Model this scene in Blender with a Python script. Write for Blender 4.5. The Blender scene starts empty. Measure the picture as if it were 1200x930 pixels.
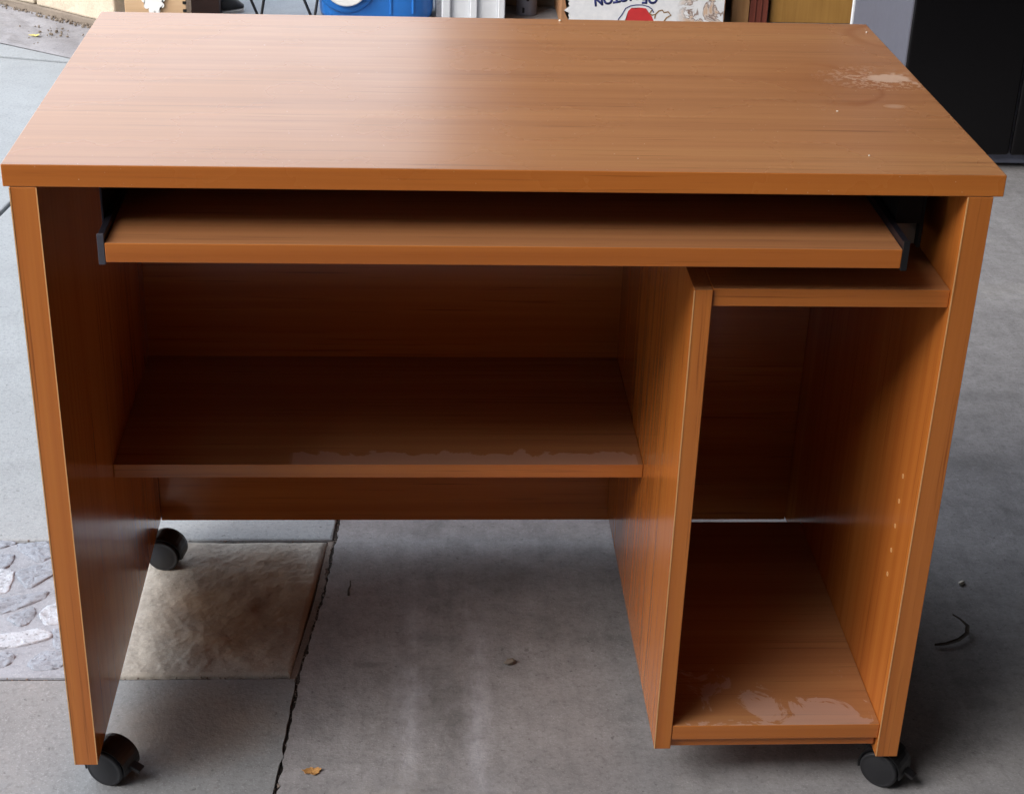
import bpy, bmesh, math, random
from mathutils import Vector, Matrix, Euler, noise
random.seed(7)
S = 0.95            # one desk-top width in metres
ZF = 0.795          # floor lies this far under the desk top (desk widths)
def U(x, y, z=-ZF):
    return Vector((x*S, y*S, (z+ZF)*S))
scene = bpy.context.scene
C = scene.collection

# ------------------------------------------------------------------ camera
cam_d = bpy.data.cameras.new('camera')
cam = bpy.data.objects.new('camera', cam_d); C.objects.link(cam)
cam.location = U(.39984, -1.55983, .55211)
cam.rotation_euler = (1.0950787, -.0304309, -.0527419)
cam_d.sensor_width = 36; cam_d.lens = 1941.69/1200*36
cam_d.clip_start = .05; cam_d.clip_end = 1000
scene.camera = cam
CR = Euler(cam.rotation_euler).to_matrix()

# ------------------------------------------------------------------ light
SUN_EL, SUN_AZ = 38, -122       # azimuth from +y towards +x (degrees): the light comes from the open left side
w = bpy.data.worlds.new('World'); scene.world = w; w.use_nodes = True
nt = w.node_tree
bg = nt.nodes['Background']
sky = nt.nodes.new('ShaderNodeTexSky'); sky.sky_type = 'NISHITA'; sky.sun_disc = False
sky.sun_elevation = math.radians(SUN_EL); sky.sun_rotation = math.radians(SUN_AZ)
sky.air_density = 1.0; sky.dust_density = 7.0; sky.ozone_density = 1.0
ovc = nt.nodes.new('ShaderNodeMix'); ovc.data_type = 'RGBA'          # even cloud cover thinning the blue
ovc.inputs[0].default_value = .8; ovc.inputs[7].default_value = (9.2, 9.6, 10.2, 1)
nt.links.new(sky.outputs[0], ovc.inputs[6]); nt.links.new(ovc.outputs[2], bg.inputs[0]); bg.inputs[1].default_value = .15
sd = bpy.data.lights.new('sun', 'SUN'); sd.energy = 1.3; sd.angle = math.radians(35); sd.color = (1, .94, .86)
sun = bpy.data.objects.new('sun', sd); C.objects.link(sun)
a, e = math.radians(SUN_AZ), math.radians(SUN_EL)
dirv = Vector((math.sin(a)*math.cos(e), math.cos(a)*math.cos(e), math.sin(e)))
sun.rotation_euler = dirv.to_track_quat('Z', 'Y').to_euler(); sun.location = dirv*20
scene.view_settings.view_transform = 'Standard'; scene.view_settings.look = 'None'
scene.view_settings.exposure = 1.03; scene.view_settings.gamma = 1
scene.render.engine = 'CYCLES'
scene.cycles.max_bounces = 8; scene.cycles.diffuse_bounces = 5; scene.cycles.glossy_bounces = 4
scene.cycles.use_denoising = True; scene.cycles.denoising_prefilter = 'ACCURATE'

# ------------------------------------------------------------------ helpers
def lin(*c):
    f = lambda v: v/12.92 if v <= .04045 else ((v+.055)/1.055)**2.4
    return tuple(f(v/255) for v in c) + (1,)
class NB:
    """small node-tree builder"""
    def __init__(s, name):
        s.m = bpy.data.materials.new(name); s.m.use_nodes = True
        s.t = s.m.node_tree; s.p = s.t.nodes['Principled BSDF']
        s.tc = s.t.nodes.new('ShaderNodeTexCoord')
    def n(s, typ, **kw):
        o = s.t.nodes.new(typ)
        for k, v in kw.items():
            if k.startswith('i_'):
                o.inputs[k[2:].replace('_', ' ')].default_value = v
            else: setattr(o, k, v)
        return o
    def l(s, a, b): s.t.links.new(a, b)
    def coord(s, scale=(1,1,1), rnd=True, loc=(0,0,0)):
        m = s.n('ShaderNodeMapping'); m.inputs['Scale'].default_value = scale; m.inputs['Location'].default_value = loc
        if rnd:
            oi = s.n('ShaderNodeObjectInfo'); ad = s.n('ShaderNodeVectorMath', operation='MULTIPLY_ADD')
            ad.inputs[1].default_value = (7.3, 5.1, 9.7)
            cmb = s.n('ShaderNodeCombineXYZ')
            for i in range(3): s.l(oi.outputs['Random'], cmb.inputs[i])
            s.l(cmb.outputs[0], ad.inputs[0]); s.l(s.tc.outputs['Object'], ad.inputs[2])
            s.l(ad.outputs[0], m.inputs[0])
        else: s.l(s.tc.outputs['Object'], m.inputs[0])
        return m.outputs[0]
    def noise(s, vec, scale, detail=4, rough=.55, dist=0):
        o = s.n('ShaderNodeTexNoise'); o.inputs['Scale'].default_value = scale; o.inputs['Detail'].default_value = detail
        o.inputs['Roughness'].default_value = rough; o.inputs['Distortion'].default_value = dist
        s.l(vec, o.inputs['Vector']); return o.outputs['Fac']
    def ramp(s, fac, stops, interp='LINEAR'):
        o = s.n('ShaderNodeValToRGB'); cr = o.color_ramp; cr.interpolation = interp
        while len(cr.elements) < len(stops): cr.elements.new(.5)
        for el, (p, c) in zip(cr.elements, stops):
            el.position = p; el.color = c if len(c) == 4 else tuple(c)+(1,)
        s.l(fac, o.inputs[0]); return o.outputs[0]
    def g(s, fac, a, b):  # grey ramp 0..1
        return s.ramp(fac, [(a, (0,0,0,1)), (b, (1,1,1,1))])
    def mix(s, fac, a, b, mode='MIX'):
        o = s.n('ShaderNodeMix', data_type='RGBA', blend_type=mode)
        for sock, v in ((o.inputs[0], fac), (o.inputs[6], a), (o.inputs[7], b)):
            if isinstance(v, (int, float)): sock.default_value = v
            elif isinstance(v, tuple): sock.default_value = v
            else: s.l(v, sock)
        return o.outputs[2]
    def math(s, op, a, b=None, c=None, clamp=False):
        o = s.n('ShaderNodeMath', operation=op, use_clamp=clamp)
        for i, v in enumerate((a, b, c)):
            if v is None: continue
            if isinstance(v, (int, float)): o.inputs[i].default_value = v
            else: s.l(v, o.inputs[i])
        return o.outputs[0]
    def sep(s, vec=None):
        o = s.n('ShaderNodeSeparateXYZ'); s.l(vec or s.tc.outputs['Object'], o.inputs[0]); return o.outputs
    def blob(s, cx, cy, rx, ry, X, Y, soft=1.0):
        """1 inside an ellipse fading to 0 at its rim"""
        dx = s.math('DIVIDE', s.math('SUBTRACT', X, cx), rx); dy = s.math('DIVIDE', s.math('SUBTRACT', Y, cy), ry)
        r = s.math('SQRT', s.math('ADD', s.math('MULTIPLY', dx, dx), s.math('MULTIPLY', dy, dy)))
        return s.math('MULTIPLY', s.math('SUBTRACT', 1.0, r), 1.0/soft, clamp=True)
    def bump(s, h, strength=.3, dist=.002):
        o = s.n('ShaderNodeBump'); o.inputs['Strength'].default_value = strength; o.inputs['Distance'].default_value = dist
        s.l(h, o.inputs['Height']); s.l(o.outputs[0], s.p.inputs['Normal'])
    def set(s, color=None, rough=None, metal=None, spec=None, coat=None):
        for k, v in (('Base Color', color), ('Roughness', rough), ('Metallic', metal), ('Specular IOR Level', spec), ('Coat Weight', coat)):
            if v is None: continue
            if isinstance(v, (int, float, tuple)): s.p.inputs[k].default_value = v
            else: s.l(v, s.p.inputs[k])
        return s.m

# ------------------------------------------------------------------ materials
def wood(name, axis, top=False, worn=None, tone=1.0, gloss=.15):
    b = NB(name)
    st = [72, 72, 72]; st[axis] = 1.0
    wide = [11, 11, 11]; wide[axis] = .35
    fine = [300, 300, 300]; fine[axis] = 5
    v1 = b.noise(b.coord(tuple(st)), 1.0, 6, .62, .1)
    v2 = b.noise(b.coord(tuple(wide)), 1.0, 3, .5, .2)
    v3 = b.noise(b.coord(tuple(fine)), 1.0, 3, .6)
    t = lambda r, g_, bl: tuple(min(1, x*tone) for x in lin(r, g_, bl)[:3])+(1,)
    c1 = b.ramp(v1, [(.25, t(154, 84, 35)), (.5, t(187, 111, 51)), (.75, t(208, 132, 62))])
    c2 = b.ramp(v2, [(.3, t(176, 98, 40)), (.55, t(195, 116, 51)), (.75, t(208, 134, 64))])
    col = b.mix(.5, c1, c2)
    pores = b.g(v3, .60, .72)
    col = b.mix(b.math('MULTIPLY', pores, .55), col, t(112, 54, 20))
    geo0 = b.n('ShaderNodeNewGeometry'); hs = b.n('ShaderNodeHueSaturation'); hs.inputs['Saturation'].default_value = .86; hs.inputs['Value'].default_value = .68; hs.inputs['Hue'].default_value = .508
    b.l(col, hs.inputs['Color']); col = b.mix(b.g(b.sep(geo0.outputs['Normal'])[2], .6, .8), col, hs.outputs[0])   # flat faces: laminate sheet, edges: orange edge band
    rough = b.math('ADD', gloss + (.06 if top else 0), b.math('MULTIPLY', b.noise(b.coord((6, 6, 6)), 1.0, 4), .12))
    X, Y, Z = b.sep()
    X = b.math('ADD', X, .5*S); Y = b.math('ADD', Y, .28*S)        # metres from the desk top's front corner
    if top:
        # peeled patch and dried water ring near the back right corner
        sp = b.noise(b.coord((1, 1, 1), False), 150, 5, .7)
        sp2 = b.noise(b.coord((1, 1, 1), False), 95, 5, .7)
        halo = b.blob(.912, .322, .085, .050, X, Y, .55)
        core = b.blob(.916, .322, .034, .020, X, Y, .6)
        chips = b.math('MULTIPLY', b.g(sp, .53, .57), halo)
        chips = b.math('MULTIPLY', chips, .75)
        pat = b.g(b.math('ADD', core, b.math('MULTIPLY', b.math('SUBTRACT', sp2, .5), 3.2)), .30, .55)
        pat = b.math('MULTIPLY', pat, b.g(core, .01, .12))
        pat2 = b.math('MULTIPLY', b.blob(.897, .216, .013, .008, X, Y, .5), .4)
        white = b.math('MAXIMUM', b.math('MAXIMUM', chips, b.math('MULTIPLY', pat, .85)), pat2)
        # ring: a wandering dark line
        wob = b.math('MULTIPLY', b.math('SUBTRACT', b.noise(b.coord((1,1,1), False), 14, 3), .5), .6)
        def ring(cx, cy, rx, ry, wdt):
            dx = b.math('DIVIDE', b.math('SUBTRACT', X, cx), rx); dy = b.math('DIVIDE', b.math('SUBTRACT', Y, cy), ry)
            r = b.math('ADD', b.math('SQRT', b.math('ADD', b.math('MULTIPLY', dx, dx), b.math('MULTIPLY', dy, dy))), wob)
            return b.math('SUBTRACT', 1.0, b.math('DIVIDE', b.math('ABSOLUTE', b.math('SUBTRACT', r, 1.0)), wdt), clamp=True)
        rg = b.math('MULTIPLY', ring(.845, .300, .052, .075, .16), b.g(X, .80, .86))
        rg = b.math('MAXIMUM', rg, b.math('MULTIPLY', ring(.965, .500, .05, .05, .2), .8))
        brown = b.math('MULTIPLY', rg, .5)
        brown_tint = b.math('MULTIPLY', b.blob(.86, .31, .12, .11, X, Y, .8), .28)  # soft brown tint around the ring and peeled patch
        col = b.mix(b.math('MAXIMUM', brown, brown_tint), col, t(126, 66, 24))
        col = b.mix(b.math('MULTIPLY', white, .58), col, lin(205, 185, 170))
        rough = b.math('ADD', rough, b.math('MULTIPLY', white, .35))
        # scratches and specks
        spk = b.g(b.noise(b.coord((1,1,1), False), 330, 1, .3), .795, .81)
        col = b.mix(b.math('MULTIPLY', spk, .5), col, lin(225, 205, 185))
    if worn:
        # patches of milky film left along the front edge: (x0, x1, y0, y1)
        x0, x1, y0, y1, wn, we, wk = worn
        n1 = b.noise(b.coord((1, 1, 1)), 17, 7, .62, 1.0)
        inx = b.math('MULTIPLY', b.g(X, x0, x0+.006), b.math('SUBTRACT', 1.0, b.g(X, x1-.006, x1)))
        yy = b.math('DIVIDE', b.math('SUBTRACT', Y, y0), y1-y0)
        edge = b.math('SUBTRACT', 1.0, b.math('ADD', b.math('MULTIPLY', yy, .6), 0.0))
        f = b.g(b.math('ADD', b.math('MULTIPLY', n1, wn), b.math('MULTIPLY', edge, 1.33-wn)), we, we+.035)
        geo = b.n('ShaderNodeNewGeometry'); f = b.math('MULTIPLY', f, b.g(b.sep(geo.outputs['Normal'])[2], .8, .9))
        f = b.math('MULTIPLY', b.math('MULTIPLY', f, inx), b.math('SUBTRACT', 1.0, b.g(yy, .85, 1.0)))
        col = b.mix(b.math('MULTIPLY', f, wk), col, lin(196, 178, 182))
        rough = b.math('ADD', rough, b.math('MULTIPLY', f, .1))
    b.bump(b.math('ADD', b.math('MULTIPLY', v3, -.6), b.math('MULTIPLY', b.noise(b.coord((1,1,1)), 9, 2), 1.2)), .10, .0006)
    if top: b.p.inputs['Coat Roughness'].default_value = .3
    return b.set(col, rough, spec=.30 if top else .5, coat=.06 if top else .08)

def plain(name, rgb, rough=.5, spec=.5, metal=0, var=.12, vs=30, bump=.05):
    b = NB(name)
    v = b.noise(b.coord((1,1,1)), vs, 5, .6)
    c = lin(*rgb)
    lo = tuple(x*(1-var) for x in c[:3])+(1,); hi = tuple(min(1, x*(1+var)) for x in c[:3])+(1,)
    col = b.ramp(v, [(.3, lo), (.7, hi)])
    r = b.math('ADD', rough-.04, b.math('MULTIPLY', b.noise(b.coord((1,1,1)), vs*2.3, 3), .08))
    if bump: b.bump(b.noise(b.coord((1,1,1)), vs*6, 3), bump, .001)
    return b.set(col, r, spec=spec, metal=metal)

def concrete(name, base, var=.18, garage=False, warm=None, pits=0):
    b = NB(name)
    v0 = b.coord((1,1,1), False)
    big = b.noise(v0, 2.2, 5, .6); mid = b.noise(v0, 11, 6, .65, .3); fine = b.noise(v0, 160, 3, .6); grit = b.noise(v0, 420, 2, .5)
    c = lin(*base); sc = lambda k: tuple(x*k for x in c[:3])+(1,)
    col = b.ramp(big, [(.3, sc(1-var)), (.7, sc(1+var))])
    col = b.mix(.55, col, b.ramp(mid, [(.28, sc(1-var*1.7)), (.5, sc(1)), (.75, sc(1+var*1.4))]))
    col = b.mix(b.math('MULTIPLY', b.g(fine, .5, .70), .42), col, sc(.5))
    col = b.mix(b.math('MULTIPLY', b.g(grit, .60, .68), .45), col, sc(1.6))
    pk = b.g(b.noise(v0, 95, 2, .5), .70, .735); col = b.mix(b.math('MULTIPLY', pk, .55), col, sc(.35))
    X, Y, Z = b.sep()
    if garage:
        wob = b.math('MULTIPLY', b.math('SUBTRACT', b.noise(v0, 7, 4, .6), .5), .055)
        xs = b.math('ADD', b.math('SUBTRACT', X, b.math('MULTIPLY', Y, .02)), wob)
        def streak(cx, wd):
            return b.math('SUBTRACT', 1.0, b.math('DIVIDE', b.math('ABSOLUTE', b.math('SUBTRACT', xs, cx)), wd), clamp=True)
        st = b.math('MAXIMUM', streak(.375, .026), streak(.462, .024))
        st = b.math('MULTIPLY', st, b.g(b.noise(b.coord((9, 3, 1), False), 3, 5, .7), .38, .62))
        st = b.math('MULTIPLY', st, b.math('SUBTRACT', 1.0, b.g(Y, .30, .62)))
        col = b.mix(b.math('MULTIPLY', st, .42), col, lin(196, 199, 212))
        dk = b.math('MULTIPLY', streak(.42, .075), b.g(b.noise(b.coord((4, 1.5, 1), False), 6, 5, .65), .42, .62))
        dk = b.math('MULTIPLY', dk, .45)
        def stain(cx, cy, rx, ry, k):
            f = b.blob(cx, cy, rx, ry, X, Y, 1)
            f = b.g(b.math('ADD', f, b.math('MULTIPLY', b.math('SUBTRACT', mid, .5), 2.2)), .2, .75)
            return b.math('MULTIPLY', f, k*.65)
        for q in ((.50, .445, .13, .06, .6), (.40, .31, .05, .03, .5), (1.275, .77, .10, .05, .55), (1.19, 1.15, .16, .08, .4), (.56, .32, .05, .05, .35), (.33, .25, .035, .012, .6), (1.10, .16, .03, .02, .5), (1.35, 1.0, .12, .04, .4), (.65, .05, .2, .08, .3)):
            dk = b.math('MAXIMUM', dk, stain(*q))
        col = b.mix(dk, col, sc(.36))
        pl = b.math('MULTIPLY', b.g(b.noise(v0, 4.5, 6, .7, .6), .56, .70), .3)
        col = b.mix(pl, col, lin(170, 168, 166))
    if pits:
        pt = b.g(b.noise(b.coord((1, 1.5, 1), False), 150, 4, .75, .6), .56, .62)
        col = b.mix(b.math('MULTIPLY', pt, pits), col, sc(.42))
    if warm:
        f = b.blob(warm[0], warm[1], warm[2], warm[3], X, Y, .75)
        f = b.g(b.math('ADD', f, b.math('MULTIPLY', b.math('SUBTRACT', mid, .5), .9)), .05, .75)
        col = b.mix(b.math('MULTIPLY', f, warm[4]), col, b.mix(b.g(mid, .35, .65), lin(118, 88, 58), lin(156, 130, 100)))
    if garage: mo = b.noise(v0, 38, 6, .72, .4); col = b.mix(.42, col, b.mix(1.0, col, b.ramp(mo, [(.3, (.55,.55,.55,1)), (.5, (.95,.95,.95,1)), (.72, (1.35,1.34,1.38,1))]), 'MULTIPLY')); fs = b.noise(b.coord((75, 2.2, 1), False), 1.0, 5, .65); col = b.mix(.16, col, b.mix(1.0, col, b.ramp(fs, [(.3, (.6,.6,.6,1)), (.5, (.95,.95,.95,1)), (.72, (1.35,1.35,1.38,1))]), 'MULTIPLY'))
    h = b.math('ADD', b.math('MULTIPLY', mid, .8), b.math('ADD', b.math('MULTIPLY', fine, .25), b.math('MULTIPLY', grit, .12)))
    b.bump(h, .55, .004)
    return b.set(col, .82, spec=.3)

M = {}
M['woodx'] = wood('laminate_grain_across', 0)
M['woodtop'] = wood('laminate_desk_top', 0, top=True)
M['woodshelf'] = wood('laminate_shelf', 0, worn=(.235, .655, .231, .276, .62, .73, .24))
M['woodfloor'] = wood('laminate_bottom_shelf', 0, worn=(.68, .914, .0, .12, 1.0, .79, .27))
M['woodz'] = wood('laminate_grain_upright', 2)
M['band'] = plain('edge_banding', (222, 170, 112), .4, var=.05)
M['black'] = plain('black_plastic', (26, 26, 29), .38, var=.1, vs=60)
M['blackwheel'] = plain('black_wheel_plastic', (34, 35, 39), .45, var=.1, vs=60)
M['matte'] = plain('matte_black_steel', (14, 14, 16), .8, spec=.2)
M['webmetal'] = plain('dull_zinc_web', (112, 98, 88), .55, metal=.2)
M['rail'] = plain('dark_steel_rail', (42, 42, 52), .36, metal=.6, var=.15)
M['railend'] = plain('grey_rail_end', (78, 78, 88), .45, metal=.3)
M['slab'] = concrete('patio_concrete', (146, 152, 158), .12)
M['slabfar'] = concrete('stamped_far_concrete', (140, 140, 146), .22)
M['slabnear'] = concrete('near_patio_concrete', (132, 135, 139), .14, warm=(.12, .13, .12, .10, .35))
M['garage'] = concrete('garage_concrete', (144, 144, 148), .2, garage=True)
M['tile'] = concrete('sandstone_tile', (166, 162, 156), .22, warm=(.17, .385, .15, .16, .8))
M['edging'] = concrete('edging_concrete', (128, 118, 112), .2)
M['mortar'] = concrete('grey_mortar', (146, 152, 163), .2)
M['stone'] = concrete('flagstone_grey', (142, 150, 163), .26, pits=.6)
M['stonew'] = concrete('flagstone_white', (174, 182, 194), .2, pits=.9)
M['ground'] = concrete('drive_concrete', (150, 150, 148), .15)
M['dirt'] = plain('dark_joint_dirt', (58, 53, 50), .95, var=.5, vs=90, bump=.5)
M['block'] = concrete('wall_block', (190, 178, 160), .14)
M['blockjoint'] = concrete('wall_joint', (122, 112, 102), .2)

# ------------------------------------------------------------------ mesh helpers
def link(o, parent=None):
    C.objects.link(o)
    if parent is not None: o.parent = parent
    return o
def root(name, label, cat, loc, group=None):
    o = bpy.data.objects.new(name, None); C.objects.link(o); o.location = loc; o.empty_display_size = .05
    o['label'] = label; o['category'] = cat
    if group: o['group'] = group
    return o
def tag(o, label, cat, group=None):
    o['label'] = label; o['category'] = cat
    if group: o['group'] = group
    return o
def world_loc(o):
    v = Vector(o.location)
    while o.parent: o = o.parent; v += Vector(o.location)
    return v
def finish(name, bm, mat, parent=None, smooth=False, loc=None):
    """bm holds world coordinates; the object's origin is its parent's"""
    off = world_loc(parent) if parent is not None else (Vector(loc) if loc is not None else Vector())
    bmesh.ops.translate(bm, verts=bm.verts, vec=-off)
    bmesh.ops.recalc_face_normals(bm, faces=bm.faces)
    me = bpy.data.meshes.new(name); bm.to_mesh(me); bm.free()
    if mat: me.materials.append(mat)
    if smooth:
        for p in me.polygons: p.use_smooth = True
    o = bpy.data.objects.new(name, me); link(o, parent)
    if parent is None and loc is not None: o.location = loc
    return o
def bm_box(bm, a, b, bev=.0008, seg=1):
    x0, y0, z0 = a; x1, y1, z1 = b
    vs = [bm.verts.new(v) for v in ((x0,y0,z0),(x1,y0,z0),(x1,y1,z0),(x0,y1,z0),(x0,y0,z1),(x1,y0,z1),(x1,y1,z1),(x0,y1,z1))]
    fs = [bm.faces.new([vs[i] for i in f]) for f in ((0,3,2,1),(4,5,6,7),(0,1,5,4),(1,2,6,5),(2,3,7,6),(3,0,4,7))]
    if bev:
        es = list({e for f in fs for e in f.edges})
        bmesh.ops.bevel(bm, geom=es, offset=bev, segments=seg, profile=.5, affect='EDGES')
    return bm
def ubox(name, x0, x1, y0, y1, z0, z1, mat, parent, bev=.0008, seg=2):
    bm = bmesh.new(); bm_box(bm, U(x0, y0, z0), U(x1, y1, z1), bev, seg)
    return finish(name, bm, mat, parent)
def bm_prism(bm, pts, z0, z1, bev=0, seg=1, topn=None):
    lo = [bm.verts.new((p[0], p[1], z0)) for p in pts]; hi = [bm.verts.new((p[0], p[1], z1)) for p in pts]
    n = len(pts)
    top = bm.faces.new(hi); bm.faces.new(lo[::-1])
    for i in range(n): bm.faces.new((lo[i], lo[(i+1) % n], hi[(i+1) % n], hi[i]))
    if bev:
        bmesh.ops.bevel(bm, geom=[e for e in top.edges], offset=bev, segments=seg, profile=.5, affect='EDGES')
    return bm
def bm_tube(bm, pts, r, n=10, r2=None):
    pts = [Vector(p) for p in pts]; rings = []
    for i, p in enumerate(pts):
        d = (pts[min(i+1, len(pts)-1)]-pts[max(i-1, 0)]).normalized()
        u = d.orthogonal().normalized() if i == 0 else (u-d*u.dot(d)).normalized()
        v = d.cross(u); rr = r if r2 is None else r+(r2-r)*i/(len(pts)-1)
        rings.append([bm.verts.new(p+(u*math.cos(2*math.pi*k/n)+v*math.sin(2*math.pi*k/n))*rr) for k in range(n)])
    for a, b in zip(rings, rings[1:]):
        for k in range(n): bm.faces.new((a[k], a[(k+1) % n], b[(k+1) % n], b[k]))
    bm.faces.new(rings[0][::-1]); bm.faces.new(rings[-1])
    return bm
def bm_lathe(bm, prof, mtx, n=32):
    """prof = [(radius, height)] about local z, placed by mtx"""
    rings = []
    for r, h in prof:
        rings.append([bm.verts.new(mtx @ Vector((r*math.cos(2*math.pi*k/n), r*math.sin(2*math.pi*k/n), h))) for k in range(n)])
    for a, b in zip(rings, rings[1:]):
        for k in range(n): bm.faces.new((a[k], a[(k+1) % n], b[(k+1) % n], b[k]))
    bm.faces.new(rings[0][::-1]); bm.faces.new(rings[-1])
    return bm
def at(u, v, y):
    """the point on the upright plane y (desk widths) seen at photo pixel (u, v); used to read places off the photo"""
    d = CR @ Vector(((u-600)/1941.69, -(v-465)/1941.69, -1)); o = Vector(cam.location)
    return o + d*((y*S-o.y)/d.y)

# ------------------------------------------------------------------ ground
def crack_x(y):
    P = [(-4, .05), (0, .237), (.243, .251), (.424, .274), (.628, .289), (3.6, .486), (8, .78)]
    for (a, xa), (b, xb) in zip(P, P[1:]):
        if y <= b: return xa+(xb-xa)*(y-a)/(b-a)
    return P[-1][1]
bm = bmesh.new()
vs = [bm.verts.new(v) for v in ((-150,-150,-.025),(150,-150,-.025),(150,150,-.025),(-150,150,-.025))]; bm.faces.new(vs)
g = finish('ground', bm, M['ground']); g['kind'] = 'structure'
# garage slab with a broken left edge
rs = random.Random(3)
pts = []; y = -3.3
while y < 3.95:
    fine = -.1 < y < .75
    j = rs.uniform(-.0022, .0022) if fine else rs.uniform(-.003, .003)
    if fine and rs.random() < .15: j += rs.uniform(.001, .003)
    pts.append((crack_x(y)+.0024+j*.8, y)); y += .009 if fine else .06
poly = [(7, -3.3), (7, 3.95)] + [(x, yy) for x, yy in reversed(pts)]
bm = bmesh.new(); bm_prism(bm, [(x*S, yy*S) for x, yy in poly], -.02, 0, 0)
g = finish('garage_floor', bm, M['garage']); g['kind'] = 'structure'
# patio
patio = bpy.data.objects.new('patio', None); C.objects.link(patio); patio['kind'] = 'structure'
def slab(name, poly, mat, z1=0.0, bev=.004, z0=-.02, seg=2, parent=patio):
    bm = bmesh.new(); bm_prism(bm, [(x*S, y*S) for x, y in poly], z0, z1, bev, seg)
    return finish(name, bm, mat, parent)
def edge_pts(y0, y1, off, jit, step):
    n = max(2, int((y1-y0)/step)); r = random.Random(int(y0*1000)+5)
    return [(crack_x(y0+(y1-y0)*i/n)-off+r.uniform(-jit, jit), y0+(y1-y0)*i/n) for i in range(n+1)]
slab('concrete_slab', [(-1.6, .2355), (-1.6, -3.2)] + edge_pts(-3.2, -.06, .004, .001, .2) + edge_pts(-.05, .2355, .0018, .0009, .012), M['slabnear'], z1=.001)
FAR0 = .5785
def jx(y): return -.5+.135*(y-1.95)
slab('concrete_slab', [(jx(FAR0)+.003, FAR0)] + edge_pts(FAR0, 3.11, .004, .001, .08) + [(jx(3.11)+.003, 3.12)], M['slab'])
def jl(x): return 3.162-.232*(x+.775)
def kl(x): return 3.305-.65*(x+.806)
slab('concrete_slab', [(-1.6, FAR0), (jx(FAR0)-.006, FAR0), (jx(3.05)-.006, jl(jx(3.05))-.012), (-1.6, jl(-1.6)-.012)], M['slab'])
slab('concrete_slab', [(-1.6, jl(-1.6)+.008), (-.52, jl(-.52)+.008), (-.53, kl(-.53)-.012), (-1.6, kl(-1.6)-.012)], M['slab'])
slab('concrete_slab', [(-5, -3.2), (-1.61, -3.2), (-1.61, 6), (-5, 6)], M['slab'])
slab('concrete_slab', [(jx(3.13)+.003, 3.135)] + edge_pts(3.135, 3.62, .004, .001, .1) + [(.48, 7.5), (-.3, 7.5), (-.3, 3.3), (-.52, 3.19)], M['slab'])
# narrow strip between the paving and the crack
slab('edging_strip', [(x-.0085, y) for x, y in reversed(edge_pts(.237, .582, .002, .0004, .03))] + edge_pts(.237, .582, .002, .0014, .008), M['edging'], z1=-.003, bev=.002)
# joints filled with dirt
bm = bmesh.new()
for poly in ([(-1.6, .225), (.26, .225), (.26, .252), (-1.6, .252)], [(-1.6, .57), (.29, .57), (.30, .592), (-1.6, .592)]):
    bm_prism(bm, [(x*S, y*S) for x, y in poly], -.02, -.006, 0)
cp = [(crack_x(-3.2+i*.1)-.012, -3.2+i*.1) for i in range(69)]
bm_prism(bm, [(x*S, y*S) for x, y in cp]+[((x+.03)*S, y*S) for x, y in reversed(cp)], -.0195, -.0045, 0)
o = finish('joint_dirt', bm, M['dirt'], patio); o['kind'] = 'stuff'
# crumbs lying in the crack and the joints
bm = bmesh.new(); rc = random.Random(21)
for i in range(420):
    if i < 300: yy = rc.uniform(-.05, .66); xx = crack_x(yy)+rc.gauss(0, .003)
    elif i < 360: xx = rc.uniform(-.2, .25); yy = .239+rc.gauss(0, .0025)
    else: xx = rc.uniform(-.2, .28); yy = .58+rc.gauss(0, .002)
    r = rc.uniform(.0006, .0022)
    m = Matrix.Translation(U(xx, yy)+Vector((0, 0, rc.uniform(-.006, -.001)))) @ Euler((rc.random()*6, rc.random()*6, rc.random()*6)).to_matrix().to_4x4() @ Matrix.Diagonal((1, rc.uniform(.5, 1), rc.uniform(.4, .9), 1))
    bmesh.ops.create_icosphere(bm, subdivisions=1, radius=r, matrix=m)
o = finish('joint_grit', bm, M['edging'], patio); o['kind'] = 'stuff'
# tan sandstone tile with a riven surface
bm = bmesh.new(); NX, NY = 150, 180
tl = [(.012, .244), (.240, .240)]; tr_ = [(.012, .572), (.2765, .571)]
grid = []
for j in range(NY+1):
    t = j/NY; row = []
    xa, xb = .012, .2405+(.2745-.2405)*t
    for i in range(NX+1):
        s = i/NX; x = xa+(xb-xa)*s; y = .243+(.5725-.243)*t
        if i in (0, NX): x += .0008*noise.noise((x*80, y*80, 3))
        if j in (0, NY): y += .0016*noise.noise((x*70, y*80, 9))
        d = min(s, 1-s, t*1.2, (1-t)*1.2)*.26
        q = Vector((x*17+y*7, y*17-x*5, .4))
        rv = noise.fractal(q, 1.0, 2.2, 5)
        strt = noise.fractal(Vector(((x+y)*60, (y-x)*110, 1)), .7, 2.1, 3)
        ed = min(1, d/.007)
        z = -.0035*(1-ed)**2 + ed*(.0026*rv+.0003*strt) + .001
        row.append(bm.verts.new((x*S, y*S, z)))
    grid.append(row)
for j in range(NY):
    for i in range(NX): bm.faces.new((grid[j][i], grid[j][i+1], grid[j+1][i+1], grid[j+1][i]))
rim = [grid[0][i] for i in range(NX+1)] + [grid[j][NX] for j in range(1, NY+1)] + [grid[NY][i] for i in range(NX-1, -1, -1)] + [grid[j][0] for j in range(NY-1, 0, -1)]
low = [bm.verts.new((v.co.x, v.co.y, -.02)) for v in rim]
for k in range(len(rim)): bm.faces.new((rim[k], low[k], low[(k+1) % len(rim)], rim[(k+1) % len(rim)]))
finish('paving_tile', bm, M['tile'], patio, smooth=True)
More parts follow.
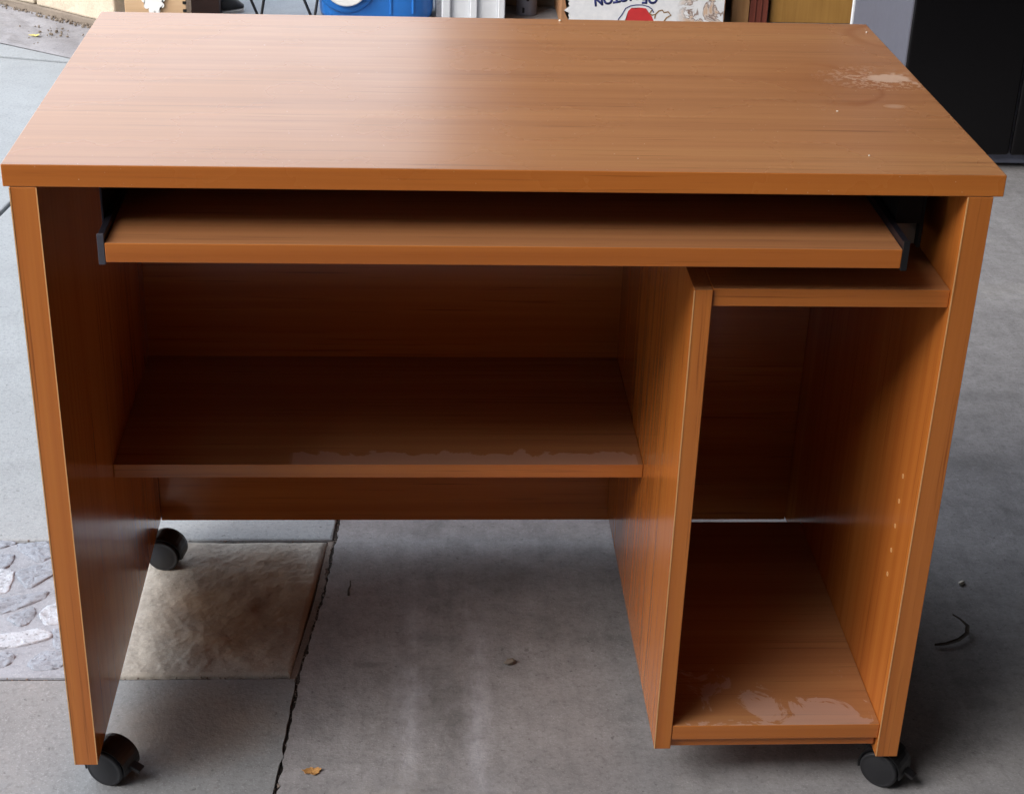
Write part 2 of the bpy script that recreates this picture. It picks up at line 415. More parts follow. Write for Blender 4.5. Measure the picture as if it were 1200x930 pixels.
# flagstones set in mortar
slab('mortar_bed', [(-1.6, .246), (.008, .244), (.008, .574), (-1.6, .576)], M['mortar'], z1=-.0026, bev=.003)
ST = {'A': [(-.235,.588),(-.19,.577),(-.195,.568),(-.209,.56),(-.23,.556)], 'B': [(-.186,.572),(-.161,.574),(-.141,.573),(-.131,.539),(-.144,.522),(-.178,.555)],
 'C': [(-.214,.537),(-.185,.544),(-.183,.525),(-.187,.508),(-.207,.505)], 'D': [(-.206,.503),(-.176,.499),(-.173,.472),(-.174,.446),(-.193,.441),(-.21,.46)],
 'E': [(-.171,.495),(-.145,.51),(-.125,.523),(-.115,.493),(-.14,.46),(-.148,.457),(-.162,.476)], 'F': [(-.189,.425),(-.15,.434),(-.117,.445),(-.121,.427),(-.158,.398),(-.181,.389)],
 'G': [(-.159,.378),(-.147,.393),(-.128,.404),(-.124,.391),(-.129,.366),(-.141,.362)], 'H': [(-.117,.388),(-.112,.406),(-.098,.415),(-.083,.40),(-.08,.37),(-.101,.364),(-.112,.375)],
 'I': [(-.179,.332),(-.114,.353),(-.095,.344),(-.094,.331),(-.126,.315),(-.174,.307)], 'J': [(-.161,.296),(-.137,.298),(-.131,.288),(-.136,.271),(-.155,.265)],
 'K': [(-.11,.273),(-.096,.298),(-.071,.304),(-.06,.285),(-.067,.265),(-.096,.261)], 'L': [(-.092,.349),(-.079,.347),(-.061,.315),(-.081,.308)]}
rq = random.Random(11)
for k, pl in ST.items():
    ST[k] = pl
filler = []
for i in range(26):
    cx, cy = -.27-.1*(i//4)+rq.uniform(-.01, .01), .29+.08*(i % 4)+rq.uniform(-.01, .01)
    n = rq.randint(5, 7); rx, ry = rq.uniform(.03, .045), rq.uniform(.026, .036)
    filler.append([(cx+rx*math.cos(2*math.pi*q/n+.3)*rq.uniform(.8, 1.1), cy+ry*math.sin(2*math.pi*q/n+.3)*rq.uniform(.8, 1.1)) for q in range(n)])
def round_poly(pl, it=2):
    for _ in range(it):
        out = []
        for i in range(len(pl)):
            a_, b_ = pl[i], pl[(i+1) % len(pl)]
            out += [(a_[0]*.84+b_[0]*.16, a_[1]*.84+b_[1]*.16), (a_[0]*.16+b_[0]*.84, a_[1]*.16+b_[1]*.84)]
        pl = out
    return pl
def flag(pl, mat, seed):
    pl = round_poly(pl, 1)
    pl = [((p[0]*(1-t)+q[0]*t), (p[1]*(1-t)+q[1]*t)) for p, q in zip(pl, pl[1:]+pl[:1]) for t in (0, .25, .5, .75)]; cx = sum(p[0] for p in pl)/len(pl); cy = sum(p[1] for p in pl)/len(pl)
    bm = bmesh.new(); rings = []
    for f, dz in ((1.12, -.0065), (1.11, -.0022), (1.085, -.0012), (.95, -.0008), (.75, -.0006), (.5, -.0006), (.25, -.0006)):
        ring = []
        for (x, y) in pl:
            xx, yy = cx+(x-cx)*f, cy+(y-cy)*f
            if f > 1.10: xx += .0022*noise.noise((x*110, y*110, seed)); yy += .0022*noise.noise((x*90, y*90, seed+4))
            z = dz + (0 if f > 1.10 else .0026*noise.fractal(Vector((xx*60+yy*30, yy*110, seed)), .8, 2, 4))
            ring.append(bm.verts.new((xx*S, yy*S, z)))
        rings.append(ring)
    n = len(pl)
    for a_, b_ in zip(rings, rings[1:]):
        for i in range(n): bm.faces.new((a_[i], a_[(i+1) % n], b_[(i+1) % n], b_[i]))
    bm.faces.new(rings[-1])
    finish('flagstone', bm, mat, patio, smooth=True)
for i, (k, pl) in enumerate(ST.items()): flag(pl, M['stonew'] if k in 'DHI' else M['stone'], i*3.7)
for i, pl in enumerate(filler): flag(pl, M['stonew'] if rq.random() < .25 else M['stone'], 50+i*2.3)
# rough stamped slab in front of the block wall
bm = bmesh.new(); NX, NY = 90, 50; grid = []
for j in range(NY+1):
    t = j/NY; row = []
    for i in range(NX+1):
        s = i/NX; x = -1.6+1.06*s
        y0 = kl(x)+.010; y1 = 3.778-.783*(x+.908)
        y = y0+(y1-y0)*t
        d = min(1, min(t, 1-t)*20)
        z = d*(.012*abs(noise.noise(Vector((x*7, y*7, 2))))+.006*noise.fractal(Vector((x*20, y*20, 1)), .9, 2, 4)*max(0, min(1, (-.66-x)*8+.3)))-.004
        row.append(bm.verts.new((x*S, y*S, z)))
    grid.append(row)
for j in range(NY):
    for i in range(NX): bm.faces.new((grid[j][i], grid[j][i+1], grid[j+1][i+1], grid[j+1][i]))
finish('stamped_slab', bm, M['slabfar'], patio, smooth=True)

# ------------------------------------------------------------------ block wall on the left
wall = root('block_wall', 'low tan concrete block wall along the far end of the patio', 'wall', U(-.75, 3.66))
A = Vector((-.908, 3.773)); B = Vector((-.599, 3.531)); dw = (B-A).normalized(); nw = Vector((-dw.y, dw.x))   # nw points away from the camera side
if nw.y < 0: nw = -nw
def wbox(name, s0, s1, d0, d1, z0, z1, mat, parent, bev, rough=0):
    bm = bmesh.new(); bm_box(bm, (s0, d0, z0), (s1, d1, z1), bev, 2)
    if rough:
        bmesh.ops.subdivide_edges(bm, edges=[e for e in bm.edges if e.calc_length() > .05], cuts=7, use_grid_fill=True)
        for v in bm.verts:
            q = noise.fractal(v.co*22+Vector((s0*9, 0, z0*5)), .9, 2, 4)
            v.co.y -= max(-.004, q*rough) if v.co.y < d0+.02 else 0
    m = Matrix(((dw.x, nw.x, 0, A.x*S), (dw.y, nw.y, 0, A.y*S), (0, 0, 1, 0), (0, 0, 0, 1)))
    bmesh.ops.transform(bm, matrix=m, verts=bm.verts)
    return finish(name, bm, mat, parent)
wbox('mortar_core', -2.4, .500, .012, .18, -.02, .80, M['blockjoint'], wall, 0)
wbox('footing', -2.4, .505, -.006, .02, -.02, .022, M['blockjoint'], wall, .006, .008)
J0 = .165    # the open joint between the two blocks in view, along the wall
for row in range(4):
    sh = 0 if row % 2 == 0 else .2
    for k in range(-6, 3):
        s0 = J0+.012+k*.4-sh; s1 = min(s0+.386, .510)
        if s1-s0 < .08: continue
        wbox('block', s0, s1, -.008, .10, .022+row*.195, .022+row*.195+.186, M['block'], wall, .006, .004)

# ------------------------------------------------------------------ the desk
desk = root('computer_desk', 'orange-brown laminate computer desk on castors with pull-out keyboard tray', 'desk', U(.5, .28))
XL0, XL1, XR0, XR1 = .0058, .0324, .9635, .9901
YB = .5587; ZL = -.7421
o = ubox('desktop', 0, 1, 0, .588, -.0230, 0, M['woodtop'], desk, .0009)
ubox('side_panel', XL0, XL1, .0, .574, ZL, -.0233, M['woodz'], desk)
rp = ubox('side_panel', XR0, XR1, .0, .574, ZL, -.0233, M['woodz'], desk)
ubox('divider_panel', .6923, .7120, .0023, .552, -.7286, -.1290, M['woodz'], desk)
ubox('back_panel', XL1+.0003, XR0-.0003, YB-.005, YB+.013, -.7452, -.0236, M['woodx'], desk)
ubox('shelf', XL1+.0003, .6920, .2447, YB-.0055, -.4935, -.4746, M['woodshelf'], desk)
ubox('tower_shelf', .7124, XR0-.0004, .0055, YB-.006, -.1487, -.1287, M['woodx'], desk)
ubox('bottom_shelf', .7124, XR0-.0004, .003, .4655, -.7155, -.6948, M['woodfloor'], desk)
ubox('toe_rail', .7126, .9610, .0085, .026, -.7290, -.7160, M['woodx'], desk)
# pale edge strips at the panel corners
for x, y, z0, z1 in ((XL0+.0004, 0, ZL+.001, -.024), (XL1-.0004, 0, ZL+.001, -.024), (XR0+.0004, 0, ZL+.001, -.024), (.6923+.0003, .0023, -.7275, -.130)):
    bm = bmesh.new(); c = U(x, y, 0); bm_box(bm, (c.x-.00055, c.y-.0004, U(0,0,z0).z), (c.x+.00055, c.y+.0006, U(0,0,z1).z), 0)
    finish('edge_band', bm, M['band'], desk)
# shelf-pin sockets in the right panel (32 mm apart)
for k in range(5):
    z = -.518+.0333*k
    for yy in (.0605,):
        bm = bmesh.new()
        bm_lathe(bm, [(.0026, 0), (.0026, .0006), (.0017, .0006), (.0015, -.004)], Matrix.Translation(U(XR0, yy, z)) @ Matrix.Rotation(-math.pi/2, 4, 'Y'), 14)
        finish('pin_socket', bm, M['band'], rp)
# keyboard tray on slide rails
tray = ubox('keyboard_tray', .0973, .8979, -.0200, .36, -.0940, -.0733, M['woodx'], desk)
for sx, xin, xo in ((-1, .0973, .0905), (1, .8979, .9047)):
    x0, x1 = min(xin+sx*.0003, xo), max(xin+sx*.0003, xo)
    ubox('slide_rail', x0, x1, -.0185, .36, -.0915, -.0655, M['rail'], tray, .0006)
    ubox('rail_end', x0-.0002, x1+.0002, -.0200, -.0170, -.0965, -.0640, M['railend'] if sx < 0 else M['black'], tray, .0005)
    # fixed bracket hung under the top
    b0, b1 = (xo+sx*.0006, xo+sx*.0030) if sx > 0 else (xo+sx*.0030, xo+sx*.0006)
    if sx < 0:
        ubox('hanger_plate', b0, b1, .028, .34, -.088, -.0236, M['rail'], desk, .0006)
        ubox('hanger_flange', b0, b0+.03, .028, .34, -.0262, -.0234, M['rail'], desk, .0004)
    else:
        ubox('hanger_plate', .9345, .9385, .050, .11, -.0990, -.0262, M['matte'], desk, .0006)
        ubox('hanger_plate', b0, b1, .110, .33, -.070, -.0262, M['matte'], desk, .0006)
        ubox('hanger_web', b1, .9345, .060, .064, -.0985, -.0722, M['webmetal'], desk, .0004)
        ubox('hanger_flange', b0, .9385, .050, .33, -.0262, -.0236, M['black'], desk, .0004)
        ubox('hanger_bridge', b1, .9345, .050, .11, -.0720, -.0300, M['matte'], desk, .0006)
# castors
def caster(cx, cy, stem_x, stem_y, ang, lever=True):
    """twin-wheel castor; ang = direction of the wheel axle in the ground plane"""
    R_ = .0242*S; cz = R_
    ax = Vector((math.cos(ang), math.sin(ang), 0)); fw = Vector((-math.sin(ang), math.cos(ang), 0)); up = Vector((0, 0, 1))
    c = Vector((cx*S, cy*S, cz)); st = U(stem_x, stem_y, ZL)
    bm = bmesh.new()
    hw = .0195; ri, ro = R_+.0012, R_+.0042
    N = 18; a0, a1 = math.radians(-8), math.radians(196)
    prof = []
    rings = []
    for i in range(N+1):
        t = a0+(a1-a0)*i/N; d = fw*math.cos(t)+up*math.sin(t)
        rings.append([bm.verts.new(c+d*r+ax*h) for r, h in ((ri, -hw+.004), (ro-.001, -hw+.003), (ro, -hw*.5), (ro, hw*.5), (ro-.001, hw-.003), (ri, hw-.004))])
    for p_, q_ in zip(rings, rings[1:]):
        for k in range(6): bm.faces.new((p_[k], p_[(k+1) % 6], q_[(k+1) % 6], q_[k]))
    bm.faces.new(rings[0]); bm.faces.new(rings[-1][::-1])
    # web between the wheels and the stem
    web = []
    for i in range(N+1):
        t = a0+(a1-a0)*i/N; web.append(fw*math.cos(t)*ri+up*math.sin(t)*ri)
    lo = [bm.verts.new(c+q-ax*.002) for q in web]; hi = [bm.verts.new(c+q+ax*.002) for q in web]
    bm.faces.new(hi); bm.faces.new(lo[::-1])
    for i in range(len(lo)): bm.faces.new((lo[i], lo[(i+1) % len(lo)], hi[(i+1) % len(lo)], hi[i]))
    body = finish('caster', bm, M['black'], desk, smooth=False)
    bm = bmesh.new()
    bm_tube(bm, [Vector((st.x, st.y, cz+.012)), Vector((st.x, st.y, st.z+.004))], .0055, 14)
    bm_tube(bm, [Vector((st.x, st.y, cz+.012)), Vector((st.x, st.y, cz+.024))], .010, 16)
    finish('stem', bm, M['black'], body, smooth=False)
    for sgn in (-1, 1):
        rot = ax.to_track_quat('Z', 'Y').to_matrix().to_4x4()
        m = Matrix.Translation(c) @ rot
        pr = [(R_*.5, sgn*.0035), (R_-.0006, sgn*.0035), (R_, sgn*.0048), (R_, sgn*.0165), (R_-.001, sgn*.0182), (R_-.0024, sgn*.0190), (R_-.0034, sgn*.0185), (R_*.72, sgn*.0192), (R_*.4, sgn*.0203), (.001, sgn*.0206)]
        bm = bmesh.new(); bm_lathe(bm, pr, m, 40)
        finish('wheel', bm, M['blackwheel'], body, smooth=True)
    if lever:
        bm = bmesh.new()
        p0 = c+fw*(R_+.003)+up*.002
        bm_box(bm, (-.001, -.006, -.002), (.013, .006, .002), .001, 2)
        rot = Matrix((fw, ax, up)).transposed().to_4x4()
        bmesh.ops.transform(bm, matrix=Matrix.Translation(p0) @ rot @ Matrix.Rotation(.35, 4, 'Y'), verts=bm.verts)
        finish('brake_lever', bm, M['black'], body)
    return body
caster(.040, .043, .021, .050, math.radians(-112), True)
caster(.043, .513, .020, .520, math.radians(-100), False)
caster(.984, .024, .974, .046, math.radians(-128), True)
caster(.955, .515, .976, .520, math.radians(-80), False)

# ------------------------------------------------------------------ garage (door opening, walls and ceiling round the car space, plus an added light-blocking wall)
M['trim'] = plain('white_painted_trim', (206, 210, 216), .45, var=.06, vs=12)
M['plaster'] = plain('garage_plaster', (112, 105, 98), .85, var=.1, vs=6)
M['stucco'] = concrete('rough_stucco', (196, 196, 200), .12)
gar = root('garage', 'garage whose white trimmed door jamb rises behind the blue jug', 'garage', U(.6, 3.75))
ubox('door_trim', .492, .520, 3.60, 3.64, -.795, 1.45, M['trim'], gar, .004)
ubox('door_jamb', .520, .580, 3.612, 3.66, -.795, 1.45, M['trim'], gar, .002)
ubox('door_stop', .580, .603, 3.600, 3.66, -.795, 1.45, M['trim'], gar, .003)
ubox('door_jamb', .603, .668, 3.612, 3.66, -.795, 1.45, M['trim'], gar, .002)
ubox('door_trim', .668, .690, 3.60, 3.66, -.795, 1.45, M['trim'], gar, .003)
ubox('stucco_wall', .474, .690, 3.661, 3.95, -.795, 1.9, M['stucco'], gar, .003)
ubox('side_wall', .692, 7.0, 3.84, 3.95, -.795, 1.9, M['plaster'], gar, .002)
ubox('end_wall', 7.0, 7.1, -3.3, 3.95, -.795, 1.9, M['plaster'], gar, .002)
ubox('header', .40, .60, -2.6, 3.60, 1.45, 1.9, M['plaster'], gar, .002)
ubox('light_block_wall', -3.3, .118, -3.3, -2.0, -.795, 1.9, M['plaster'], gar, .002)  # unseen wall added behind the camera to cut light from the front
ubox('near_wall', .12, 7.0, -3.45, -3.32, -.795, 1.9, M['plaster'], gar, .002)
ubox('ceiling', -.25, 7.1, -3.5, 4.0, 1.902, 2.0, M['plaster'], gar, .002)

# ------------------------------------------------------------------ things along the far end
def lbox(name, a, b, mat, parent, bev=.001, seg=2):
    bm = bmesh.new(); bm_box(bm, Vector(a), Vector(b), bev, seg); return finish(name, bm, mat, parent)
def flat(name, pts, y, mat, parent, th=.0008):
    """a printed or stuck-on flat shape: (x, z) outline in metres standing on the plane y"""
    bm = bmesh.new()
    a = [bm.verts.new((p[0], y-th, p[1])) for p in pts]; b = [bm.verts.new((p[0], y, p[1])) for p in pts]
    bm.faces.new(a); bm.faces.new(b[::-1]); n = len(pts)
    for i in range(n): bm.faces.new((a[i], b[i], b[(i+1) % n], a[(i+1) % n]))
    bmesh.ops.triangulate(bm, faces=bm.faces[:])
    return finish(name, bm, mat, parent)
def px(pts, y): return [(lambda p: (p.x, p.z))(at(u, v, y)) for u, v in pts]
def crate_wood(name, axis, a, bcol, c):
    b = NB(name); st = [45, 45, 45]; st[axis] = 2.2
    v = b.noise(b.coord(tuple(st)), 1, 6, .65, .6); v2 = b.noise(b.coord((9, 9, 9)), 1, 3)
    col = b.mix(.3, b.ramp(v, [(.28, lin(*a)), (.5, lin(*bcol)), (.74, lin(*c))]), b.ramp(v2, [(.3, lin(*a)), (.7, lin(*c))]))
    b.bump(v, .2, .001)
    return b.set(col, .6, spec=.35)
M['pine'] = crate_wood('pale_crate_wood', 0, (164, 130, 96), (192, 158, 122), (212, 184, 150))
M['pineup'] = crate_wood('upright_plank_wood', 2, (136, 98, 60), (160, 120, 80), (182, 144, 102))
M['redwood'] = crate_wood('red_brown_plank', 2, (84, 40, 32), (106, 52, 42), (128, 68, 54))
M['ochre'] = crate_wood('ochre_board', 2, (140, 102, 50), (158, 118, 60), (172, 132, 72))
M['white'] = plain('white_plastic', (232, 232, 230), .4, var=.04)
M['brownbox'] = plain('dark_brown_panel', (52, 32, 28), .5, var=.2, vs=18)
M['blue'] = plain('blue_plastic', (34, 112, 196), .32, var=.08, vs=9)
M['dark'] = plain('dark_rubber', (50, 48, 46), .7, var=.2)
M['sole'] = plain('pale_rubber', (190, 186, 178), .7)
M['blacksteel'] = plain('black_painted_steel', (22, 23, 28), .4, var=.1)
M['greymetal'] = plain('grey_metal_pipe', (120, 122, 134), .45, metal=.35, var=.12, vs=14)
M['hole'] = plain('slot_shadow_black', (10, 10, 10), .9, bump=0)
M['card'] = plain('brown_cardboard', (158, 116, 82), .85, var=.16, vs=14)
M['navy'] = plain('navy_print', (34, 44, 104), .7, var=.1, vs=90)
M['redprint'] = plain('red_print', (186, 42, 46), .65, var=.06, vs=60)
M['brownprint'] = plain('olive_brown_print', (128, 98, 56), .7, var=.15, vs=80)
b = NB('white_printed_card')
n1 = b.noise(b.coord((1, 1, 1), False), 17, 4, .6, .8); n2 = b.noise(b.coord((1, 1, 1), False), 40, 5, .6)
X, Y, Z = b.sep()
inx = b.g(X, .10, .135)
line = b.math('SUBTRACT', 1.0, b.math('DIVIDE', b.math('ABSOLUTE', b.math('SUBTRACT', n1, .5)), .035), clamp=True)
fill = b.g(n1, .5, .56)
col = b.ramp(n2, [(.3, lin(204, 208, 214)), (.7, lin(222, 224, 228))])
col = b.mix(b.math('MULTIPLY', b.math('MULTIPLY', fill, inx), .8), col, lin(184, 146, 108))
col = b.mix(b.math('MULTIPLY', b.math('MULTIPLY', line, inx), .9), col, lin(104, 66, 36))
M['printcard'] = b.set(col, .75, spec=.3)
M['fridgeside'] = plain('grey_cabinet_side', (84, 86, 98), .5, var=.05, vs=40)
M['fridgedoor'] = plain('black_gloss_door', (7, 6, 8), .2, spec=.3, var=.1, vs=5, bump=0)
M['kick'] = plain('slate_grey_plinth', (92, 98, 116), .5, var=.08)
M['paleedge'] = plain('pale_edge_strip', (214, 218, 224), .5)

# pale wooden crate with a white flower on its front
YC = 3.27
pl, pr_ = at(146, 8, YC), at(218, 8, YC)
cr = root('wooden_crate', 'pale wooden crate with a white flower on its front beside the block wall', 'crate', (0.5*(pl.x+pr_.x), pl.y+.1, 0))
h = .075
for k in range(4):
    lbox('front_board', (pl.x, pl.y+rc.uniform(0, .0015), .004+k*h), (pr_.x, pl.y+.014, .004+k*h+h-.003), M['pine'], cr, .0015)
for k in range(4): lbox('side_board', (pl.x, pl.y+.0150, .004+k*h), (pl.x+.014, pl.y+.11, .004+k*h+h-.003), M['pine'], cr, .0015); lbox('side_board', (pr_.x-.014, pl.y+.0150, .004+k*h), (pr_.x, pl.y+.11, .004+k*h+h-.003), M['pine'], cr, .0015)
lbox('back_board', (pl.x+.0145, pl.y+.096, .004), (pr_.x-.0145, pl.y+.11, .300), M['pine'], cr, .0015)
lbox('base_board', (pl.x+.0145, pl.y+.0145, .006), (pr_.x-.0145, pl.y+.0955, .016), M['pine'], cr, .001)
for k in range(13):
    lbox('corner_notch', (pr_.x-.009, pl.y-.0012, .014+k*.022), (pr_.x+.0006, pl.y+.004, .014+k*.022+.008), M['hole'], cr, .0004, 1)
fc = at(180, 1, YC); Rf = (at(194, 1, YC)-at(180, 1, YC)).x
pts = []
for i in range(120):
    t = 2*math.pi*i/120; r = Rf*(.62+.38*abs(math.sin(4.5*t+.5))**.45+.05*math.sin(3*t)); pts.append((fc.x+r*math.cos(t), fc.z+r*math.sin(t)*1.05))
flat('white_flower', pts, pl.y-.0015, M['white'], cr, .004)
# dark brown box
YD = 3.63
pl, pr_ = at(219, 12, YD), at(257.5, 12, YD)
db = root('dark_box', 'dark brown box standing between the pale crate and the thin black legs', 'box', (0.5*(pl.x+pr_.x), pl.y+.08, 0))
lbox('box_body', (pl.x, pl.y, .001), (pr_.x, pl.y+.16, .26), M['brownbox'], db, .003)
lbox('lid', (pl.x-.003, pl.y-.003, .2605), (pr_.x+.003, pl.y+.163, .285), M['brownbox'], db, .003)
# low dark shoe
p0, p1 = at(256, 12, 3.66), at(284, 12, 3.66)
sh = root('shoe', 'low dark shoe with a pale sole tucked beside the dark box', 'shoe', (p1.x-.08, p1.y+.02, 0))
def shoe_bm(z0, z1, grow, top):
    bm = bmesh.new(); prev = None; N = 14; L = .25
    for i in range(N+1):
        t = i/N; x = p1.x-L*t
        wd = (.046*math.sin(min(1, t*3.2+.12)*math.pi/2))*(1-.25*abs(t-.75))+grow
        hh = z0+(z1-z0)*(math.sin(min(1, t*2.6+.10)*math.pi/2) if top else 1)
        ring = [bm.verts.new((x, p0.y+.05+wd*c, z0+(hh-z0)*s_)) for c, s_ in ((-1, 0), (-1, .5), (-.75, .85), (-.3, 1), (.3, 1), (.75, .85), (1, .5), (1, 0))]
        if prev:
            for k in range(8): bm.faces.new((prev[k], prev[(k+1) % 8], ring[(k+1) % 8], ring[k]))
        else: bm.faces.new(ring)
        prev = ring
    bm.faces.new(prev[::-1]); return bm
finish('upper', shoe_bm(.0125, .062, 0, True), M['dark'], sh, smooth=True)
finish('sole', shoe_bm(.0005, .012, .004, False), M['sole'], sh, smooth=False)
# stand with hairpin legs
f1, f2 = at(304.5, 20, 3.62), at(367, 21, 3.62)
zt = .46; ctr = Vector(((f1.x+f2.x)/2-.05, f1.y+.16, 0))
ps = root('metal_stand', 'black metal stand on thin hairpin legs beside the blue jug', 'stand', ctr)
feet = [Vector((f1.x, f1.y, .006)), Vector((f2.x, f2.y, .006)), Vector((at(257, 10, 3.80).x, 3.80*S, .006))]
for i, f in enumerate(feet):
    bm = bmesh.new()
    if i < 2: la, ra = f+Vector((-.20, .09, zt)), f+Vector((.085, .10, zt))
    else: la, ra = f+Vector((-.02, .02, zt)), f+Vector((.13, -.02, zt))
    d = .004
    bm_tube(bm, [la, f.lerp(la, .03)+Vector((-d, 0, 0)), f+Vector((-d, 0, .002)), f+Vector((0, 0, -.001)), f+Vector((d, 0, .002)), f.lerp(ra, .03)+Vector((d, 0, 0)), ra], .0042, 10)
    finish('hairpin_leg', bm, M['blacksteel'], ps, smooth=True)
bm = bmesh.new(); bm_lathe(bm, [(.001, zt), (.215, zt), (.220, zt+.004), (.220, zt+.018), (.215, zt+.022), (.001, zt+.022)], Matrix.Translation((ctr.x+.02, ctr.y, 0)), 48)
finish('stand_top', bm, M['blacksteel'], ps)
# blue jug lying on its back
YJ = 3.58
j0, j1 = at(372, 10, YJ), at(508, 10, YJ)
jug = root('water_jug', 'big blue plastic jug with a white cap beside the white door jamb', 'jug', ((j0.x+j1.x)/2, j0.y+.12, 0))
bm = bmesh.new(); jw, jd = (j1.x-j0.x)/2, .13; jc = Vector(((j0.x+j1.x)/2, j0.y+jd, 0)); rings = []
for f, z in ((.80, .002), (.93, .004), (.98, .012), (1.0, .028), (1.0, .25), (.985, .29), (.93, .315), (.80, .33), (.40, .342), (.14, .346), (.13, .375), (.12, .377)):
    ring = []
    for k in range(64):
        t = 2*math.pi*k/64; c_, s_ = math.cos(t), math.sin(t); e_ = 2/3.4
        ring.append(bm.verts.new((jc.x+jw*f*math.copysign(abs(c_)**e_, c_), jc.y+jd*f*math.copysign(abs(s_)**e_, s_), z)))
    rings.append(ring)
for p_, q_ in zip(rings, rings[1:]):
    for k in range(64): bm.faces.new((p_[k], p_[(k+1) % 64], q_[(k+1) % 64], q_[k]))
bm.faces.new(rings[0]); bm.faces.new(rings[-1])
finish('jug_body', bm, M['blue'], jug, smooth=True)
for u in (458, 484):
    q = at(u, 10, YJ); ry = jc.y-jd*(1-abs((q.x-jc.x)/jw)**3.4)**(1/3.4); lbox('rib', (q.x-.004, ry-.004, .03), (q.x+.004, ry+.010, .25), M['blue'], jug, .003)
cc = at(406, -21, YJ); rcap = (at(433, 0, YJ)-at(406, 0, YJ)).x
m = Matrix.Translation((cc.x, j0.y, cc.z)) @ Matrix.Rotation(math.pi/2, 4, 'X')
bm = bmesh.new(); bm_lathe(bm, [(rcap*1.35, -.004), (rcap*1.35, .004), (rcap*1.28, .008), (rcap*1.1, .009), (rcap*1.04, .004), (rcap*.5, .004)], m, 48); finish('collar', bm, M['blue'], jug, smooth=True)
bm = bmesh.new(); bm_lathe(bm, [(rcap*.98, .0045), (rcap*.98, .026), (rcap*.93, .030), (rcap*.6, .030), (rcap*.55, .027), (.001, .027)], m, 48); finish('cap', bm, M['white'], jug)
# perforated grey pipe
q = at(617, 12, 3.74); rp_ = (at(629, 12, 3.74)-q).x
pp = root('metal_pipe', 'grey metal pipe with dark slots standing in the gap beside the white door jamb', 'pipe', (q.x, q.y, 0))
bm = bmesh.new(); bm_lathe(bm, [(rp_, .001), (rp_, 1.25), (rp_-.003, 1.253), (.002, 1.253)], Matrix.Translation((q.x, q.y, 0)), 32); o = finish('pipe', bm, M['greymetal'], pp, smooth=False)
for k in range(18):
    z = .010+k*.055
    for dx, hh in ((-.35, .016), (.02, .006)):
        zz = z+(.0 if dx < -.1 else .036); x = q.x+dx*rp_; y = q.y-math.sqrt(rp_**2-(dx*rp_)**2)
        lbox('slot', (x-.004, y-.0008, zz), (x+.004, y+.006, zz+hh), M['hole'], pp, .0006, 1)
# apple carton upside down
YA = 3.60
a0, a1 = at(657, 10, YA), at(850, 10, YA)
bx = root('fruit_carton', 'water-stained white fruit carton standing upside down with a red apple print', 'carton', ((a0.x+a1.x)/2, a0.y+.15, 0))
lbox('carton_body', (a0.x, a0.y, .002), (a1.x, a0.y+.30, .30), M['card'], bx, .003)
rr = random.Random(5); le = []
z = .004
while z < .296: le.append((at(664, 10, YA).x+rr.uniform(-.008, .010), z)); z += .007
flat('printed_face', [(a1.x-.004, .004)] + [(a1.x-.004, .296)] + list(reversed(le)), a0.y-.0002, M['printcard'], bx)
YP = (a0.y-.0012)
def letter(txt, u, v, hpx, ang, par):
    """upside-down printed letters; (u, v) = photo pixel of the reading start, ang = slope"""
    cu = bpy.data.curves.new('lettering', 'FONT'); cu.body = txt; cu.size = 1; cu.offset = .045
    tmp = bpy.data.objects.new('tmp', cu); dg = bpy.context.evaluated_depsgraph_get(); C.objects.link(tmp); dg.update()
    me = bpy.data.meshes.new_from_object(tmp.evaluated_get(dg)); bpy.data.objects.remove(tmp)
    bm = bmesh.new(); bm.from_mesh(me); bpy.data.meshes.remove(me)
    k = (at(u, v-hpx, YA)-at(u, v, YA)).length/.72
    p = at(u, v, YA)
    rot = Matrix.Rotation(math.pi+ang, 4, 'Y') @ Matrix.Rotation(math.pi/2, 4, 'X')
    bmesh.ops.transform(bm, matrix=Matrix.Translation((p.x, YP, p.z)) @ rot @ Matrix.Diagonal((k*.92, k, 1, 1)), verts=bm.verts)
    ex = bmesh.ops.extrude_face_region(bm, geom=bm.faces[:]); bmesh.ops.translate(bm, verts=[g for g in ex['geom'] if isinstance(g, bmesh.types.BMVert)], vec=(0, -.0004, 0))
    o = finish('lettering', bm, M['navy'], par); return o
letter('OF', 771, -6, 11, 0, bx)
letter('NGTON', 747, -11, 11, math.radians(-10), bx)
apx = lambda pts, name, mat, th: flat(name, px(pts, YA), YP, mat, bx, th)
apx([(729, 34), (732, 24), (735, 20), (736, 13), (740, 9.5), (745, 10.5), (749, 9), (757, 10), (760, 15), (764, 20), (766, 25), (767, 34)], 'apple_print', M['redprint'], .0004)
def pen(pts, wpx, name, mat):
    W = [at(u, v, YA) for u, v in pts]; r = wpx*.00257/2
    bm = bmesh.new(); prev = None
    for i, p in enumerate(W):
        d = (W[min(i+1, len(W)-1)]-W[max(0, i-1)]).normalized(); nrm = Vector((-d.z, 0, d.x))*r
        pair = [bm.verts.new((p.x+nrm.x, YP-.0007, p.z+nrm.z)), bm.verts.new((p.x-nrm.x, YP-.0007, p.z-nrm.z)), bm.verts.new((p.x-nrm.x, YP, p.z-nrm.z)), bm.verts.new((p.x+nrm.x, YP, p.z+nrm.z))]
        if prev:
            for k in range(4): bm.faces.new((prev[k], prev[(k+1) % 4], pair[(k+1) % 4], pair[k]))
        prev = pair
    return finish(name, bm, mat, bx)
pen([(722, 30), (725, 22), (729, 17), (733, 10), (739, 7), (745, 6), (753, 6), (760, 8), (764, 11), (766, 15)], 1.1, 'print_outline', M['navy'])
pen([(764, 12), (761, 16), (764, 18), (768, 17), (767, 22)], 1.6, 'print_outline', M['brownprint'])
